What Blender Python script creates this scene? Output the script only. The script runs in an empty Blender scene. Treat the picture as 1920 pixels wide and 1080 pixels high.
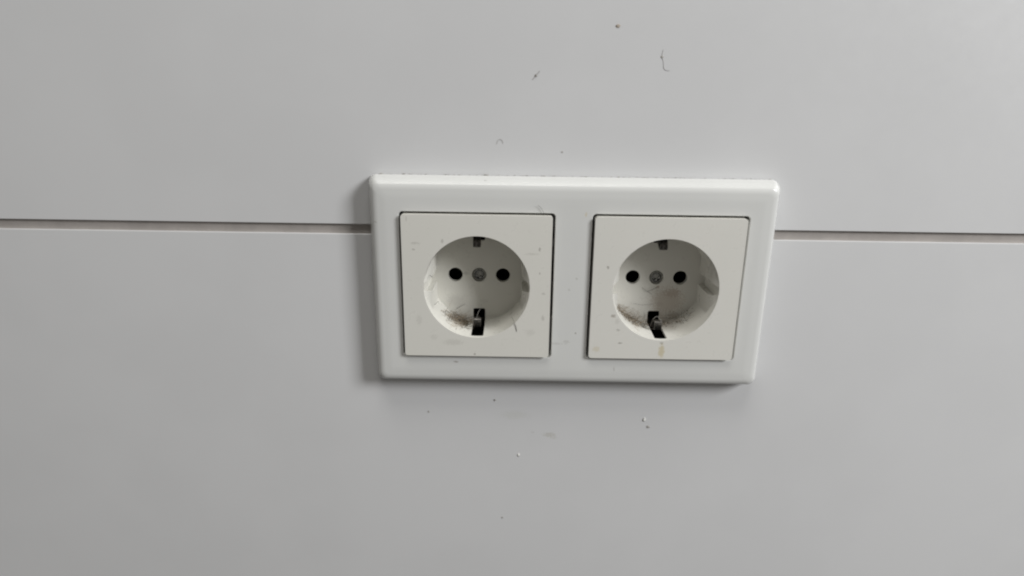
import bpy, bmesh, math, random
from mathutils import Matrix, Vector, noise
C = bpy.context.scene.collection
SC = bpy.context.scene
S = 0.001          # everything below is written in millimetres
random.seed(7)

# ------------------------------------------------------------------ camera
cd = bpy.data.cameras.new('camera'); cam = bpy.data.objects.new('camera', cd); C.objects.link(cam)
cd.sensor_width = 36.0; cd.lens = 36*1248.9/1920
cd.clip_start = 0.01; cd.clip_end = 50
_a, _b, _c = -0.30716, 0.003857, -0.013955
Rx = Matrix.Rotation(_a, 3, 'X'); Rz = Matrix.Rotation(_b, 3, 'Z'); Ry = Matrix.Rotation(_c, 3, 'Y')
M = Rz @ Rx @ Ry                                   # columns: right, forward, up
m = Matrix((M.col[0], M.col[2], -M.col[1])).transposed().to_4x4()
m.translation = Vector((14.19, -238.24, 75.86))*S
cam.matrix_world = m
cd.dof.use_dof = True; cd.dof.focus_distance = 0.255; cd.dof.aperture_fstop = 10
SC.camera = cam
SC.cycles.filter_width = 2.1

# ------------------------------------------------------------------ light
w = bpy.data.worlds.new("World"); SC.world = w; w.use_nodes = True
w.node_tree.nodes['Background'].inputs[0].default_value = (1.0, 0.955, 0.90, 1)
w.node_tree.nodes['Background'].inputs[1].default_value = 0.12

def area(name, az, el, dist, sx, sy, power, col):
    """az: degrees to the right of the wall's normal, el: degrees up"""
    d = bpy.data.lights.new(name, 'AREA'); d.shape = 'RECTANGLE'; d.size = sx; d.size_y = sy
    d.energy = power; d.color = col
    o = bpy.data.objects.new(name, d); C.objects.link(o)
    a, e = math.radians(az), math.radians(el)
    v = Vector((math.sin(a)*math.cos(e), -math.cos(a)*math.cos(e), math.sin(e)))*dist
    o.location = v
    o.rotation_euler = (-v).to_track_quat('-Z', 'Y').to_euler()
    return o
area('window_light', 57, 27, 1.6, 0.42, 0.52, 20.5, (0.985, 0.99, 1.0))
area('overhead_light', -8, 72, 1.5, 0.8, 0.5, 8.6, (1.0, 0.985, 0.945))

SC.view_settings.view_transform = 'Standard'; SC.view_settings.look = 'None'
SC.view_settings.exposure = 0.09; SC.view_settings.gamma = 1.0

# ------------------------------------------------------------------ helpers
def link(name, me, mats, parent=None, loc=(0, 0, 0)):
    o = bpy.data.objects.new(name, me); C.objects.link(o)
    for mt in (mats if isinstance(mats, (list, tuple)) else [mats]): me.materials.append(mt)
    o.location = Vector(loc)*S
    if parent: o.parent = parent
    return o
def tag(o, label=None, cat=None, group=None, kind=None):
    for k, v in (('label', label), ('category', cat), ('group', group), ('kind', kind)):
        if v: o[k] = v
    return o
def mesh_from(bm, name, smooth=None):
    bmesh.ops.scale(bm, vec=(S, S, S), verts=bm.verts)
    bmesh.ops.recalc_face_normals(bm, faces=bm.faces)
    me = bpy.data.meshes.new(name); bm.to_mesh(me); bm.free()
    if smooth: me.shade_smooth()
    return me
def rrect(cx, cz, hx, hz, r, n=8):
    pts = []
    for (sx, sz, a0) in ((1, 1, 0), (-1, 1, 90), (-1, -1, 180), (1, -1, 270)):
        for i in range(n+1):
            a = math.radians(a0+90*i/n)
            pts.append((cx+sx*(hx-r)+r*math.cos(a), cz+sz*(hz-r)+r*math.sin(a)))
    return pts
def loft(loops, caps=True):
    """loops: list of (points xz, y)"""
    bm = bmesh.new(); rows = [[bm.verts.new((x, y, z)) for x, z in pts] for pts, y in loops]
    n = len(rows[0])
    for a, b in zip(rows, rows[1:]):
        for i in range(n): bm.faces.new((a[i], a[(i+1) % n], b[(i+1) % n], b[i]))
    if caps: bm.faces.new(rows[0]); bm.faces.new(list(reversed(rows[-1])))
    bmesh.ops.recalc_face_normals(bm, faces=bm.faces)
    return bm
def solid(bm):                               # booleans run at millimetre scale, the result is scaled after
    bmesh.ops.recalc_face_normals(bm, faces=bm.faces)
    me = bpy.data.meshes.new('tool'); bm.to_mesh(me); bm.free(); o = bpy.data.objects.new('tool', me); C.objects.link(o); return o
def boolean(base, cuts, bevel=0.0, seg=3, ang=35, name='mesh'):
    """base and cuts are bmeshes in mm; returns a finished mesh"""
    b = solid(base); tools = [solid(c) for c in cuts]
    for t in tools:
        md = b.modifiers.new('cut', 'BOOLEAN'); md.operation = 'DIFFERENCE'; md.solver = 'EXACT'; md.object = t
    if bevel:
        for q in [b]+tools: q.data.shade_smooth()
        wd = b.modifiers.new('weld', 'WELD'); wd.merge_threshold = 0.005
        bv = b.modifiers.new('bevel', 'BEVEL'); bv.width = bevel; bv.segments = seg
        bv.limit_method = 'ANGLE'; bv.angle_limit = math.radians(ang); bv.use_clamp_overlap = True
        bv.miter_outer = 'MITER_ARC'; bv.harden_normals = False
        wn = b.modifiers.new('normals', 'WEIGHTED_NORMAL'); wn.weight = 100; wn.mode = 'FACE_AREA'; wn.keep_sharp = False
    dg = bpy.context.evaluated_depsgraph_get()
    me = bpy.data.meshes.new_from_object(b.evaluated_get(dg)); me.name = name
    me.transform(Matrix.Scale(S, 4))
    for o in [b]+tools:
        mm = o.data; bpy.data.objects.remove(o); bpy.data.meshes.remove(mm)
    return me

def smooth_by_angle(me, ang):
    me.shade_smooth()
    bm = bmesh.new(); bm.from_mesh(me)
    for e in bm.edges: e.smooth = not (len(e.link_faces) == 2 and e.calc_face_angle(0) > math.radians(ang))
    bm.to_mesh(me); bm.free()
# ------------------------------------------------------------------ materials
def nt(name):
    mt = bpy.data.materials.new(name); mt.use_nodes = True
    t = mt.node_tree; return mt, t, t.nodes['Principled BSDF']
def mth(t, op, a, b=None, c=None, clamp=False):
    n = t.nodes.new('ShaderNodeMath'); n.operation = op; n.use_clamp = clamp
    for i, v in enumerate((a, b, c)):
        if v is None: continue
        if hasattr(v, 'links'): t.links.new(v, n.inputs[i])
        else: n.inputs[i].default_value = v
    return n.outputs[0]
def mixc(t, fac, a, b):
    n = t.nodes.new('ShaderNodeMix'); n.data_type = 'RGBA'
    t.links.new(fac, n.inputs[0]) if hasattr(fac, 'links') else setattr(n.inputs[0], 'default_value', fac)
    for i, v in ((6, a), (7, b)):
        if hasattr(v, 'links'): t.links.new(v, n.inputs[i])
        else: n.inputs[i].default_value = (*v, 1)
    return n.outputs[2]
def nz(t, vec, scale, detail=4, rough=.55, dist=0):
    n = t.nodes.new('ShaderNodeTexNoise'); n.inputs['Scale'].default_value = scale
    n.inputs['Detail'].default_value = detail; n.inputs['Roughness'].default_value = rough
    n.inputs['Distortion'].default_value = dist
    t.links.new(vec, n.inputs['Vector']); return n.outputs['Fac']
def ramp(t, v, a, b):                       # smooth 0..1 between a and b
    n = t.nodes.new('ShaderNodeMapRange'); n.interpolation_type = 'SMOOTHSTEP'
    t.links.new(v, n.inputs[0]); n.inputs[1].default_value = a; n.inputs[2].default_value = b
    return n.outputs[0]
def spot(t, vec, wob, x, y, z, rx, ry, rz):
    """ragged blotch round the point (x, y, z) mm of the object"""
    mp = t.nodes.new('ShaderNodeMapping'); mp.vector_type = 'TEXTURE'
    mp.inputs[1].default_value = (x*S, y*S, z*S); mp.inputs[3].default_value = (rx*S, ry*S, rz*S)
    t.links.new(vec, mp.inputs[0])
    ln = t.nodes.new('ShaderNodeVectorMath'); ln.operation = 'LENGTH'; t.links.new(mp.outputs[0], ln.inputs[0])
    d = mth(t, 'ADD', ln.outputs['Value'], wob)
    return ramp(t, d, 1.15, 0.55)

def painted(name, base, rough, stains=(), grime=0.0, bumpy=0.02, grime_col=(.33, .30, .25), specks=0.0, coat=0):
    mt, t, p = nt(name)
    tc = t.nodes.new('ShaderNodeTexCoord'); V = tc.outputs['Object']
    big = nz(t, V, 18, 3); col = mixc(t, ramp(t, big, .35, .65), tuple(c*.985 for c in base), tuple(min(1, c*1.012) for c in base))
    wobn = nz(t, V, 1700, 4, .7); wob = mth(t, 'MULTIPLY', mth(t, 'SUBTRACT', wobn, .5), 3.2)
    if grime:
        g1 = ramp(t, nz(t, V, 130, 5, .7, .6), .58, .80); g2 = ramp(t, nz(t, V, 700, 4, .7), .42, .66)
        g = mth(t, 'MULTIPLY', mth(t, 'MULTIPLY', g1, g2), grime); col = mixc(t, g, col, grime_col)
    if specks:
        vo = t.nodes.new('ShaderNodeTexVoronoi'); vo.inputs['Scale'].default_value = 330; t.links.new(V, vo.inputs['Vector'])
        sel = ramp(t, nz(t, V, 95, 3), .55, .68)
        s = mth(t, 'MULTIPLY', mth(t, 'MULTIPLY', ramp(t, vo.outputs['Distance'], .13, .05), sel), specks)
        col = mixc(t, s, col, (.10, .085, .07))
    for (x, y, z, rx, ry, rz, c, a) in stains:
        k = mth(t, 'MULTIPLY', spot(t, V, wob, x, y, z, rx, ry, rz), a*.85); col = mixc(t, k, col, c)
    t.links.new(col, p.inputs['Base Color'])
    rn = nz(t, V, 260, 4, .6)
    rr = t.nodes.new('ShaderNodeMapRange'); t.links.new(rn, rr.inputs[0]); rr.inputs[1].default_value = .3; rr.inputs[2].default_value = .7
    rr.inputs[3].default_value = rough-.05; rr.inputs[4].default_value = rough+.07
    t.links.new(rr.outputs[0], p.inputs['Roughness'])
    p.inputs['IOR'].default_value = 1.49
    bp = t.nodes.new('ShaderNodeBump'); bp.inputs['Strength'].default_value = bumpy; bp.inputs['Distance'].default_value = 0.0002
    t.links.new(nz(t, V, 1500, 3), bp.inputs['Height']); t.links.new(bp.outputs[0], p.inputs['Normal'])
    return mt

GREY = (.30, .285, .25); BROWN = (.16, .115, .075); YEL = (.60, .53, .36); RED = (.26, .14, .09)
WALL = (.675, .678, .680)
m_wall = painted('white wall panel lacquer', WALL, .33, grime=.04, bumpy=.03, stains=[
    (29.7, 9.5, -67, 2.6, 5, 1.1, (.40, .38, .30), .40), (22.6, 9.5, -66, 1.0, 5, .5, GREY, .18),
    (31.5, 9.5, -68.3, 1.6, 5, .8, (.40, .38, .30), .22), (15, 9.5, -58, 6, 5, 2, (.55, .56, .50), .3)])
m_frame = painted('white glossy plastic', (.685, .69, .67), .19, grime=.05, bumpy=.004, stains=[
    (-37.3, 1.5, 24.3, .7, 3, .35, GREY, .45), (39.9, 1.5, 28.4, .5, 3, .9, YEL, .6), (38, 1.5, -18.1, .5, 3, .4, GREY, .8),
    (30.5, 1.5, -22.5, 3.0, 3, .5, GREY, .25), (-8.3, 1.5, -30.8, 1.0, 3, .3, BROWN, .6), (37.5, 1.5, 3.8, .5, 3, .5, GREY, .35),
    (34.8, 1.5, -.5, .5, 3, .5, GREY, .3), (34.5, 1.5, -21.8, 1.2, 3, .8, GREY, .25), (53.7, 1.5, -33.1, .3, 3, 1.1, GREY, .4)])
m_plate_a = painted('white plastic scuffed', (.73, .72, .665), .30, grime=.18, specks=.2, bumpy=.012, stains=[
    (-22.7, 0, 17, 1.7, 1, .5, GREY, .35), (-23.3, 0, 14.6, .7, 1, .4, GREY, .55), (-12.6, 0, 18, .5, 1, .8, GREY, .5),
    (23.3, 0, 15.3, .45, 1, .8, GREY, .7), (20.5, 0, 13.5, 2.6, 1, .5, GREY, .25), (23.5, 0, 6.1, .4, 1, .5, GREY, .6),
    (25.2, 0, -11.6, .7, 1, 1.2, GREY, .4), (25.1, 0, -1.8, .8, 1, .5, GREY, .4), (-.8, 0, -26.8, .5, 1, .5, GREY, .7),
    (-9, 0, -22, 4.2, 1, 1.3, GREY, .22), (-22, 0, -13, 1.2, 1, 2.2, GREY, .18), (-25.6, 0, 26.2, .25, 1, .9, GREY, .4),
    (-16.5, 0, -20, 1.5, 1, 1.2, GREY, .15), (20.5, 0, -17.5, 2.0, 1, 1.4, GREY, .16),
    (-5.3, 17.7, .6, 1.3, 1, .8, GREY, .35), (-8.2, 12, -17.5, 5.2, 7, 2.6, (.40, .33, .24), .32),
    (-9.5, 17.7, -11, 4, 2, 2.6, GREY, .25), (6, 13, -18, 4, 5, 2, GREY, .22)])
m_plate_b = painted('white plastic stained', (.73, .72, .67), .30, grime=.10, specks=.16, bumpy=.012, stains=[
    (-22.2, 0, 8.8, .5, 1, .6, GREY, .8), (-14, 0, 14, .5, 1, .5, GREY, .5), (-19.1, 0, -10.3, 1.0, 1, .7, BROWN, .55),
    (-17.5, 0, -12.5, .9, 1, 1.2, GREY, .2), (-16.9, 0, -16, .8, 1, .5, GREY, .5), (-15.8, 0, -21.3, .9, 1, .35, GREY, .85),
    (-24.9, 0, -24, 1.4, 1, 1.3, YEL, .5), (.3, 0, -24.3, 1.25, 1, 3.0, YEL, .95), (.1, 0, -21, .8, 1, .4, GREY, .6),
    (7, 17.7, -6.5, 3.6, 2, 2.0, RED, .4), (5, 17.7, -10, 7, 2, 6, (.42, .33, .26), .50), (1, 17.7, -3.8, .6, 2, .5, RED, .7),
    (-8, 13, -16, 5.0, 7, 3.0, (.38, .32, .24), .42), (2, 15, -17.5, 7, 6, 3, (.38, .31, .24), .5), (8, 17.7, -16, 3, 2, 2, BROWN, .4)])

def simple(name, col, rough, metal=0, noise_amt=.25, scale=900):
    mt, t, p = nt(name); tc = t.nodes.new('ShaderNodeTexCoord')
    f = ramp(t, nz(t, tc.outputs['Object'], scale, 4, .65), .35, .65)
    t.links.new(mixc(t, f, tuple(c*(1-noise_amt) for c in col), tuple(min(1, c*(1+noise_amt)) for c in col)), p.inputs['Base Color'])
    p.inputs['Roughness'].default_value = rough; p.inputs['Metallic'].default_value = metal
    return mt
m_dark = simple('black inner plastic and recess shade', (.006, .006, .006), .6)  # socket insides; on the screw heads it is painted-in recess shade
m_steel = simple('tarnished contact metal', (.16, .152, .14), .34, .9, .5, 1400)
m_screw = simple('zinc plated screw steel', (.50, .50, .49), .42, .85, .35, 1600)
m_hair_dark = simple('dark hair', (.045, .037, .030), .5)
m_hair_brown = simple('brown lint fibre', (.33, .265, .185), .8)
m_hair_pale = simple('pale hair', (.48, .46, .42), .5)
m_speck = simple('dark dirt grain', (.12, .105, .09), .9)
m_dust = simple('grey brown dust', (.13, .095, .065), .95, 0, .4, 2500)
m_chip = simple('pale putty crumb', (.74, .74, .70), .6)
m_backing = simple('grey brown joint filler', (.40, .37, .345), .8, 0, .06, 120)

# ------------------------------------------------------------------ wall
WY = 9.5                                    # front of the wall panels
wall = bpy.data.objects.new('wall', None); C.objects.link(wall); wall.location = Vector((0, WY, 0))*S
tag(wall, kind='structure')
def slab(x0, x1, y0, y1, z0, z1, r=0.6, seg=3):
    bm = bmesh.new(); bmesh.ops.create_cube(bm, size=1)
    for v in bm.verts: v.co = Vector(((x0+x1)/2+v.co.x*(x1-x0), (y0+y1)/2+v.co.y*(y1-y0), (z0+z1)/2+v.co.z*(z1-z0)))
    if r: bmesh.ops.bevel(bm, geom=bm.edges[:], offset=r, segments=seg, affect='EDGES', profile=.6)
    return bm
def wpanel(z0, z1, name='wall_panel'):
    bm = slab(-1500, 1500, WY, WY+16, z0, z1, .45)
    # holes for the in-wall boxes
    me = mesh_from(bm, name)
    return me
GZ0, GZ1 = 17.9, 21.8                       # the joint between upper and lower panel
def cutpanel(z0, z1):
    holes = []
    for cx in (0, 71): holes.append(loft([([(cx+32*math.cos(a*math.pi/24), 32*math.sin(a*math.pi/24)) for a in range(48)], y) for y in (WY-5, WY+40)]))
    return boolean(slab(-1500, 1500, WY, WY+16, z0, z1, .2), holes, name='wall_panel')
for z0, z1 in ((GZ1, 1500), (-1500, GZ0)):
    o = link('wall_panel', cutpanel(z0, z1), m_wall); o.parent = wall; o.matrix_parent_inverse = Matrix.Translation(Vector((0, -WY, 0))*S)
o = link('joint_strip', boolean(slab(-1500, 1500, WY+1.3, WY+10, GZ0-.0+.001, GZ1-.001, 0),
    [loft([([(cx+32*math.cos(a*math.pi/24), 32*math.sin(a*math.pi/24)) for a in range(48)], y) for y in (WY-5, WY+40)]) for cx in (0, 71)], name='joint_strip'), m_backing)
o.parent = wall; o.matrix_parent_inverse = Matrix.Translation(Vector((0, -WY, 0))*S)
bm = slab(-1500, 1500, WY+50, WY+60, -1500, 1500, 0)
o = link('wall_backing', mesh_from(bm, 'wall_backing'), m_backing); o.parent = wall; o.matrix_parent_inverse = Matrix.Translation(Vector((0, -WY, 0))*S)

# ------------------------------------------------------------------ cover frame
PITCH = 71.0
fx0, fx1, fz = -40.4, PITCH+40.4, 40.9
cx, hx = (fx0+fx1)/2, (fx1-fx0)/2
prof = [(0.55, 9.46), (0.12, 9.2), (0.0, 8.8), (0.12, 7.6), (0.55, 5.6), (1.15, 4.0), (1.75, 3.0), (2.1, 2.55), (2.45, 2.24), (2.9, 2.0), (3.5, 1.78), (4.4, 1.58), (5.6, 1.50), (6.8, 1.46), (7.4, 1.455), (8.0, 1.455)]
loops = [(rrect(cx, 0, hx-i, fz-i, max(1.4, 3.0-i*.28), 10), y) for i, y in prof]
cells = [loft([(rrect(x+.12, 0, 28.72, 28.5, 1.5, 6), y) for y in (-3, 12)]) for x in (0, PITCH)]
me = boolean(loft(loops), cells, bevel=.32, seg=3, ang=55, name='surround')
frame = bpy.data.objects.new('socket_frame', None); C.objects.link(frame); frame.location = Vector((cx, WY, 0))*S
tag(frame, 'long white glossy plastic surround framing both sockets on the wall', 'socket frame')
sur = link('surround', me, m_frame); sur.parent = frame; sur.matrix_parent_inverse = Matrix.Translation(-frame.location)

# ------------------------------------------------------------------ sockets
R0, R1, D = 19.9, 19.3, 17.7
def well_loop(r, flat, notch, N=64):
    """truncated circle with a guide notch in each flat side"""
    pts = []
    a1 = math.acos(flat/r); an = math.asin(notch/r)
    def arc(a, b, n): return [(r*math.cos(a+(b-a)*i/n), r*math.sin(a+(b-a)*i/n)) for i in range(n+1)]
    pts += arc(-an, an, 6)                                  # notch floor, right
    pts += [(flat, notch)]
    pts += arc(a1, math.pi-a1, N)                           # top
    pts += [(-flat, notch)]
    pts += arc(math.pi-an, math.pi+an, 6)
    pts += [(-flat, -notch)]
    pts += arc(math.pi+a1, 2*math.pi-a1, N)
    pts += [(flat, -notch)]
    return pts
def cyl(x, z, r, y0, y1, n=40, r2=None):
    r2 = r if r2 is None else r2
    return loft([([(x+q*math.cos(2*math.pi*i/n), z+q*math.sin(2*math.pi*i/n)) for i in range(n)], y) for q, y in ((r, y0), (r2, y1))])
def plain_loop(r):
    return [(r*math.cos(2*math.pi*i/144), r*math.sin(2*math.pi*i/144)) for i in range(144)]
HP = 27.75
def cover_mesh():
    body = loft([(rrect(0, 0, HP, HP, 1.1, 6), 0), (rrect(0, 0, HP, HP, 1.1, 6), 2.0), (rrect(0, 0, HP-.15, HP-.15, 1.1, 6), 8.0), (rrect(0, 0, HP-.2, HP-.2, 1.1, 6), 25)])
    lip = 0.9
    cuts = [loft([(well_loop(R0+.1, R0-.05, 1.6), -2), (well_loop(R0+.02, R0-.13, 1.6), .5), (well_loop(R0-.16, 17.2, 2.75), 4.2), (well_loop(R1, 16.9, 2.5), D)]),
            cyl(-9.5, 0, 2.85, D-2, 40, 40), cyl(9.5, 0, 2.85, D-2, 40, 40), cyl(-9.5, 0, 4.4, D+2.1, 40, 32), cyl(9.5, 0, 4.4, D+2.1, 40, 32), cyl(0, 0, 2.9, D-2, D+1.6, 40)]
    for s in (1, -1):
        cuts.append(loft([(rrect(0, s*19.2, 2.4, 5.0, .7, 4), y) for y in (1.7, 40)]))
        cuts.append(loft([(rrect(0, s*22.9, 5.0, 2.4, .6, 4), y) for y in (2.7, 40)]))
        cuts.append(loft([(rrect(0, s*17.9, 4.4, 4.2, .6, 4), y) for y in (D+1.1, 40)]))
    return boolean(body, cuts, bevel=.28, seg=3, ang=40, name='cover')
cover_me = cover_mesh()
def lathe(pts, n=40):
    bm = bmesh.new(); rows = [[bm.verts.new((r*math.cos(2*math.pi*i/n), y, r*math.sin(2*math.pi*i/n))) for i in range(n)] for r, y in pts]
    for a, b in zip(rows, rows[1:]):
        for i in range(n): bm.faces.new((a[i], a[(i+1) % n], b[(i+1) % n], b[i]))
    bm.faces.new(rows[0]); bm.faces.new(list(reversed(rows[-1])))
    bmesh.ops.recalc_face_normals(bm, faces=bm.faces); return bm
def screw_mesh(rot):
    head = lathe([(.9, D+.40), (1.45, D+.44), (1.62, D+.95), (1.82, D+.95), (1.95, D+.46), (2.25, D+.6), (2.45, D+.95), (2.45, D+2.2)])
    cuts = []
    for a in (rot, rot+90):
        b = slab(-1.45, 1.45, D-1, D+1.9, -.46, .46, 0); bmesh.ops.rotate(b, verts=b.verts, cent=(0, 0, 0), matrix=Matrix.Rotation(math.radians(a), 3, 'Y')); cuts.append(b)
    cuts.append(cyl(0, 0, .95, D-1, D+1.9, 16, .4))
    me = boolean(head, cuts, bevel=.07, seg=2, ang=40, name='screw')
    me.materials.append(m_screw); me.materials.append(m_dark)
    for p in me.polygons:                    # cross recess and ring groove painted black to stand in for their shade
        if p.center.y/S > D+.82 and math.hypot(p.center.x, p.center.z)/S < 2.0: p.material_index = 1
    return me
def strip_mesh(pts, hw, th, x0=0, skew=0):
    """bent sheet metal strip: pts in (y, z)"""
    bm = bmesh.new(); prev = None; n = len(pts); first = None
    for i, (y, z) in enumerate(pts):
        a = Vector(pts[max(0, i-1)]); b = Vector(pts[min(n-1, i+1)]); d = (b-a).normalized(); nn = Vector((-d.y, d.x))*th/2
        xx = x0+skew*i/(n-1)
        row = [bm.verts.new(v) for v in ((xx-hw, y+nn.x, z+nn.y), (xx+hw, y+nn.x, z+nn.y), (xx+hw, y-nn.x, z-nn.y), (xx-hw, y-nn.x, z-nn.y))]
        if prev:
            for k in range(4): bm.faces.new((prev[k], prev[(k+1) % 4], row[(k+1) % 4], row[k]))
        else: bm.faces.new(row)
        prev = row
    bm.faces.new(list(reversed(prev)))
    bmesh.ops.recalc_face_normals(bm, faces=bm.faces)
    bmesh.ops.bevel(bm, geom=bm.edges[:], offset=th*.18, segments=1, affect='EDGES')
    return bm
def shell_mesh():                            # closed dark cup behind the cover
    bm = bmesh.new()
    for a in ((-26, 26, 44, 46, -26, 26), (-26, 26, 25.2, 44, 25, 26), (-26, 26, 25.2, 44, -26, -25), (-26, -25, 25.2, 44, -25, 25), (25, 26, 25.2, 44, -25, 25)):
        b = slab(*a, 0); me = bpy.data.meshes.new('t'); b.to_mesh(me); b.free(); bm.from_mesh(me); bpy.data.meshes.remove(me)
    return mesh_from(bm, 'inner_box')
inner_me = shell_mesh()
def smoothpath(p, k=3):
    for _ in range(k):
        q = [p[0]]
        for a, b in zip(p, p[1:]): q += [(a[0]*.75+b[0]*.25, a[1]*.75+b[1]*.25), (a[0]*.25+b[0]*.75, a[1]*.25+b[1]*.75)]
        p = q+[p[-1]]
    return p
def socket(x, mat, label, rot, cskew):
    r = bpy.data.objects.new('wall_socket', None); C.objects.link(r); r.location = Vector((x, 0, 0))*S
    tag(r, label, 'socket', 'earthed wall sockets in the long white frame')
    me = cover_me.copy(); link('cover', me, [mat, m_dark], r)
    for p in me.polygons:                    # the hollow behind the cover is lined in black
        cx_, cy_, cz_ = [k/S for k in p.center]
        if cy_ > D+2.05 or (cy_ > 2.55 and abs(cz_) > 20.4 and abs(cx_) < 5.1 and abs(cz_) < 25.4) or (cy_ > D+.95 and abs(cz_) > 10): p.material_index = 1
    link('screw', screw_mesh(rot), [], r)
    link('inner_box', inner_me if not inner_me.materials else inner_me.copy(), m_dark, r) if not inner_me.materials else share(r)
    for s, tipz in ((1, 13.9), (-1, 15.2)):
        p = smoothpath([(24, s*19.5), (15.5, s*20.8), (13.0, s*(tipz+2.6)), (10.8, s*(tipz+.5)), (8.8, s*tipz), (7.8, s*(tipz+.2)), (7.9, s*(tipz+1.7)), (8.8, s*(tipz+3.4)), (10.6, s*(tipz+4.3))], 2)
        me2 = mesh_from(strip_mesh(p, 1.45, .55, -.35, cskew if s < 0 else 0), 'earth_contact')
        c = link('earth_contact', me2, m_steel, r)
        # the raised rib pressed into the contact strip
        q = [(yy, zz-s*.18) for yy, zz in smoothpath([(10.4, s*(tipz+.35)), (8.8, s*(tipz)), (8.2, s*(tipz+.12))], 2)]
        link('contact_rib', mesh_from(strip_mesh(q, .55, .3, -.35, 0), 'contact_rib'), m_steel, c)
    return r
def share(r):
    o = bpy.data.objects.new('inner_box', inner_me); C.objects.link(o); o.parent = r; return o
sockA = socket(0, m_plate_a, 'whole round socket at the left end of the white frame, its insert scuffed', 20, 0)
sockB = socket(PITCH, m_plate_b, 'right-hand socket with a yellow stain below its round well and reddish dirt inside', 52, .5)

# ------------------------------------------------------------------ hairs, lint, crumbs
def tube(bm, pts, r, n=4):
    rows = []
    for i, p in enumerate(pts):
        a = Vector(pts[max(0, i-1)]); b = Vector(pts[min(len(pts)-1, i+1)]); d = (b-a).normalized()
        u = d.orthogonal().normalized(); v = d.cross(u); k = r*(.55 if i in (0, len(pts)-1) else 1)
        rows.append([bm.verts.new(Vector(p)+u*k*math.cos(2*math.pi*j/n)+v*k*math.sin(2*math.pi*j/n)) for j in range(n)])
    for a, b in zip(rows, rows[1:]):
        for j in range(n): bm.faces.new((a[j], a[(j+1) % n], b[(j+1) % n], b[j]))
def lump(bm, c, rx, ry, rz, seed):
    b = bmesh.new(); bmesh.ops.create_icosphere(b, subdivisions=2, radius=1)
    for v in b.verts:
        k = 1+.55*noise.noise(v.co*1.7+Vector((seed*3.1, seed, 0))); v.co = Vector((c[0]+v.co.x*rx*k, c[1]+v.co.y*ry*k, c[2]+v.co.z*rz*k))
    me = bpy.data.meshes.new('t'); b.to_mesh(me); b.free(); bm.from_mesh(me); bpy.data.meshes.remove(me)
def on_well(th, y, off):                     # th: degrees, -90 is the bottom
    r = R0-(R0-R1)*y/D-off; a = math.radians(th); return Vector((r*math.cos(a), y, r*math.sin(a)))
def fit_in(p):                               # keep a point inside the well
    r = math.hypot(p.x, p.z); y = min(p.y, D-.06); rm = R0-(R0-R1)*y/D-.06
    if y > 0 and r > rm: p = Vector((p.x*rm/r, y, p.z*rm/r))
    return Vector((p.x, y, p.z))
def lint(cxx, items, rnd, n_fib, n_grain, spread):
    """fluffy clump: items are (theta, y) seeds on the wall of the well"""
    bms = {'b': bmesh.new(), 'd': bmesh.new(), 'g': bmesh.new()}
    for i in range(n_fib):
        th, y = rnd.choice(items); th += rnd.gauss(0, spread); y = min(17, max(3, y+rnd.gauss(0, 1.9)))
        p = on_well(th, y, abs(rnd.gauss(0, .55))+.05)
        d = Vector((rnd.gauss(0, 1.2), rnd.gauss(0, .8), rnd.gauss(0, .35))).normalized()
        L = rnd.uniform(.8, 3.0) if rnd.random() < .6 else rnd.uniform(3, 7); pts = []
        n = 7; bend = Vector((rnd.gauss(0, .3), rnd.gauss(0, .3), rnd.gauss(0, .3)))
        for k in range(n):
            pts.append(fit_in(p.copy())); p = p+d*L/n; d = (d+bend*.5).normalized()
        tube(bms['b' if rnd.random() < .74 else 'd'], pts, rnd.uniform(.022, .05), 3)
    for i in range(n_grain):
        th, y = rnd.choice(items); c = on_well(th+rnd.gauss(0, spread*1.2), min(17.3, max(2, y+rnd.gauss(0, 2.6))), .05)
        s = rnd.uniform(.05, .20); lump(bms['g'], c, s*1.4, s*1.2, s*.8, i)
    return bms
def clump_obj(x, bms, label):
    root = bpy.data.objects.new('lint_clump', None); C.objects.link(root); root.location = Vector((x, 12, -19))*S
    tag(root, label, 'lint', 'lint lying inside the sockets')
    for k, nm, mt in (('b', 'brown_fibres', m_hair_brown), ('d', 'dark_fibres', m_hair_dark), ('g', 'dust_grains', m_dust)):
        o = link(nm, mesh_from(bms[k], nm, True), mt, root); o.location = Vector((0, -12, 19))*S; o['kind'] = 'stuff'
    return root
rnd = random.Random(3)
def cl(th0, th1, y0, y1, n):
    return [(rnd.uniform(th0, th1), rnd.uniform(y0, y1)) for _ in range(n)]
A = lint(0, cl(-134, -102, 8.5, 14.5, 34)+cl(-124, -97, 12, 17, 22), rnd, 430, 150, 4.2)
clump_obj(0, A, 'brown tuft of lint left of the lower contact inside the left-end socket')
B = lint(PITCH, cl(-146, -118, 11, 17, 26)+cl(-120, -100, 13, 17, 12)+cl(-80, -50, 12, 17, 10), rnd, 420, 190, 5.5)
clump_obj(PITCH, B, 'dark lint lying along the lower rim inside the right-hand socket')

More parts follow.
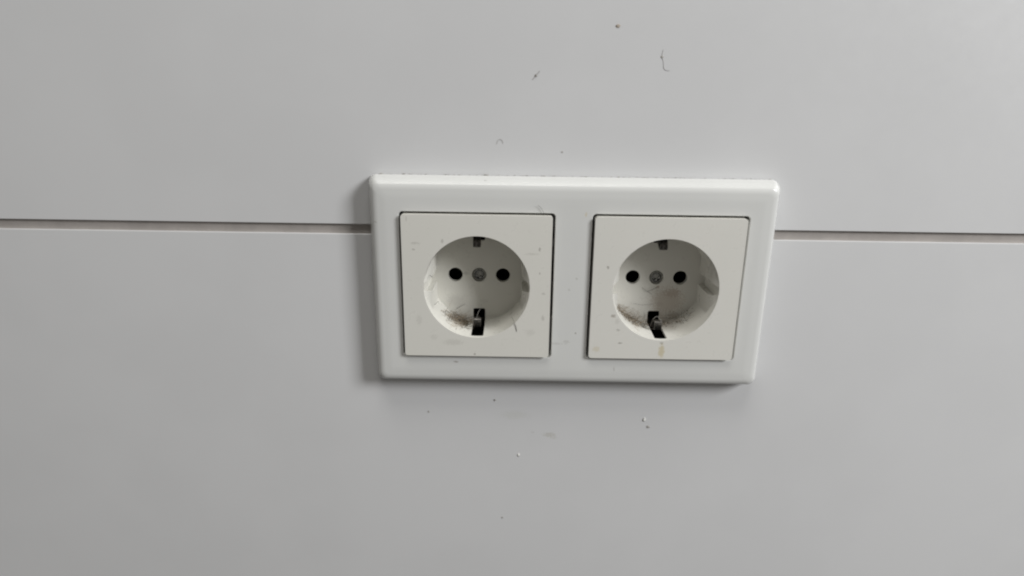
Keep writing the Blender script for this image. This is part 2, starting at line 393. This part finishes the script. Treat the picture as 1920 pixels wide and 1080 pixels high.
def hair(parts_pts, r, mat, label, loc, nm='hair', grp='loose hairs on the sockets and the wall'):
    bm = bmesh.new()
    for pts in parts_pts:
        # subdivide as Catmull-Rom
        P = [Vector(p) for p in pts]; P = [2*P[0]-P[1]]+P+[2*P[-1]-P[-2]]; out = []
        for i in range(1, len(P)-2):
            for k in range(6):
                t = k/6; a, b, c, d = P[i-1], P[i], P[i+1], P[i+2]
                out.append(.5*((2*b)+(c-a)*t+(2*a-5*b+4*c-d)*t*t+(-a+3*b-3*c+d)*t**3))
        out.append(P[-2]); tube(bm, [o-Vector(loc) for o in out], r)
    o = link(nm, mesh_from(bm, nm, True), mat, None, loc); tag(o, label, 'hair', grp); return o
X = PITCH
hair([[(13.2, .8, -11.4), (14.2, -.25, -13.0), (15.0, -.2, -15.2), (15.3, -.08, -17.2)]], .085, m_hair_dark, 'short dark hair hanging over the lower right rim of the left-end socket', (14.2, -.2, -13))
hair([[(-9.5, 16.8, -14.5), (-7.8, 16.9, -13.3), (-5.6, 17.0, -12.2)]], .075, m_hair_dark, 'thin dark hair on the well floor above the brown lint tuft', (-7.6, 17, -13))
hair([[(-8.5, 12, -17.2), (-6.2, 11.2, -16.8), (-3.8, 10.4, -15.6), (-1.9, 9.6, -14.9)]], .085, m_hair_dark, 'dark hair reaching from the brown lint tuft to the lower contact', (-5, 11, -16.4))
hair([[(-.6, 8.0, -15.4), (-.1, 10, -13.6), (.9, 13, -11.8), (1.1, 15, -11.4)]], .05, m_hair_pale, 'pale hair curving across the dark slot of the left-end socket', (0, 10, -13.6))
hair([[(2.6, 17.4, -17.4), (5.2, 17.4, -17.0), (7.5, 17.4, -16.6)]], .05, m_hair_pale, 'pale straight hair right of the lower contact of the left-end socket', (5, 17.4, -17))
hair([[(-18.9, 3, 3.4), (-18.2, 3.2, 3.9), (-17.0, 1.4, 3.9), (-16.6, 1.0, 3.7)]], .08, m_hair_dark, 'tiny dark bent hair at the left rim of the left-end socket', (-18, 2, 3.8))
hair([[(-17, 8, -9.5), (-16.4, 8, -9.2), (-15.9, 8, -8.4), (-15.2, 8, -8.3)]], .08, m_hair_dark, 'tiny crooked hair low on the left well side of the left-end socket', (-16, 8, -9))
hair([[(22.2, .95, 31.6), (23.4, .9, 30.6), (24.2, .95, 29.2), (24.6, 1.1, 28.0)]], .06, m_hair_dark, 'fine curved hair on the frame above the corner of the left insert', (23, 1, 30))
hair([[(-5.8, 17.5, -6.0), (-3.6, 17.2, -6.9), (-2.2, 17.4, -6.2), (-.6, 17.5, -5.4)], [(-3.6, 17.3, -6.9), (-4.9, 17.4, -5.6)]], .065, m_hair_dark, 'forked dark hair on the well floor below the screw of the right-hand socket', (X, 17.4, -6))
def at(pts): return [[(X+a, b, c) for a, b, c in p] for p in pts]
bpy.data.objects.remove([o for o in C.objects if o.get('label', '').startswith('forked')][0])
hair(at([[(-5.6, 17.5, -4.2), (-3.8, 17.2, -5.6), (-2.2, 17.4, -5.4), (.6, 17.5, -4.0)], [(-3.6, 17.3, -5.6), (-1.4, 17.4, -7.0)]]), .06, m_hair_dark, 'forked dark hair on the well floor below the screw of the right-hand socket', (X-3, 17.4, -6))
hair(at([[(-9.4, 17, -12.5), (-7.6, 16.5, -13.6), (-6.8, 16.4, -15.0)]]), .05, m_hair_pale, 'pale hair rising out of the lint in the right-hand socket', (X-8, 17, -13.5))
hair(at([[(-8.8, 17.2, -10.9), (-5, 16.9, -11.4), (-.5, 17.2, -11.0)]]), .04, m_hair_dark, 'long faint hair lying level above the lint of the right-hand socket', (X-5, 17, -11))
hair(at([[(1.8, 15, -16.2), (4.4, 14, -15.8), (7.0, 14, -15.9), (9, 13, -15.4)]]), .07, m_hair_dark, 'dark hair right of the lower contact of the right-hand socket', (X+4, 14, -16))
hair(at([[(-2.2, 9, -14.8), (-.8, 8.5, -13.2), (.8, 8.4, -14.4), (1.4, 8.2, -15.4)]]), .07, m_hair_pale, 'pale hair looped over the lower contact of the right-hand socket', (X, 8.5, -14))
# hairs on the wall
m_soft = simple('faint grey dirt', (.38, .365, .34), .9)
wy = WY-.05
hair([[(19.4, wy, 74.9), (20.5, wy-.1, 76.2), (22.0, wy, 78.0)]], .08, m_soft, 'tiny slanted fleck of hair on the wall above the frame', (20.5, wy, 76))
hair([[(65.0, wy, 85.6), (64.7, wy, 83.2), (65.4, wy, 81.6), (65.6, wy, 79.7), (66.3, wy, 78.8), (67.9, wy, 78.7)]], .07, simple('grey hair', (.40, .39, .38), .6), 'hook shaped grey hair on the wall high above the right-hand socket', (65.5, wy, 82))
hair([[(6.9, wy, 52.3), (7.3, wy, 53.6), (8.3, wy, 54.0), (9.1, wy, 53.2), (9.1, wy, 52.5)]], .07, m_soft, 'small pale curl of hair on the wall close above the frame', (8.5, wy, 53.6))
# specks
def speck(x, y, z, rx, rz, label, mt=None, seed=1, ry=.12, nm='dirt_speck', cat='speck', grp='dirt specks on the wall'):
    bm = bmesh.new(); lump(bm, (0, 0, 0), rx, ry, rz, seed)
    o = link(nm, mesh_from(bm, nm, True), mt or m_speck, None, (x, y, z)); tag(o, label, cat, grp); return o
speck(48.7, wy, 93.1, .75, .65, 'largest brown speck, near the top of the wall', simple('brown speck', (.40, .35, .29), .9), 2)
speck(64.7, wy, 83.2, .45, .45, 'dark knot on the hook shaped grey hair', m_soft, 3)
speck(20.6, wy, 76.3, .42, .45, 'dark grain on the slanted fleck above the frame', simple('grey brown grain', (.24, .225, .20), .9), 4)
speck(30.9, wy, 49.8, .35, .3, 'faint tiny speck on the wall above the gap between the sockets', m_soft, 5)
speck(6.8, wy, -51.3, .5, .45, 'brownish speck on the wall just under the frame', m_soft, 6)
speck(-20.6, wy, -57.1, .42, .42, 'small dark speck on the wall below the left insert', m_soft, 7)
speck(10.4, wy, -108.2, .45, .4, 'lowest dark speck on the wall', m_soft, 8)
speck(70.7, wy, -62.5, .75, .6, 'round grey speck under the pale chip on the lower wall', m_soft, 9)
speck(68.9, wy, -59.2, .6, 1.0, 'pale putty crumb on the wall below the right-hand socket', m_chip, 10, .3, 'putty_crumb', 'crumb', 'putty crumbs on the wall')
speck(16.9, wy, -76.9, .45, .7, 'tiny pale crumb on the lower wall left of the beige smear', m_chip, 11, .25, 'putty_crumb', 'crumb', 'putty crumbs on the wall')
bm = bmesh.new(); rs = random.Random(11)     # dust and grains lodged in the seam between the frame's top and the wall
for x, k in [(-35.6, .75), (-27.5, .6), (3.1, .6), (-12, .3), (24.5, .35), (52.1, .45), (40, .3)]+[(rs.uniform(-38, PITCH+38), rs.choice((.06, .09, .13, .2))) for _ in range(170)]:
    lump(bm, (x, WY-.15-.2*rs.random(), 41.0+rs.uniform(-.12, .12)), k*rs.uniform(.8, 1.7), .15, k*.4, x)
tag(link('seam_dust', mesh_from(bm, 'seam_dust', True), m_soft), 'dark dust grains in the thin seam between frame top and wall', 'dust', None, 'stuff')
speck(3.1, 4.3, 39.75, .75, .12, 'thin brown smear on the sloping top edge of the frame', m_soft, 40, .35, 'dirt_smear', 'smear', None)
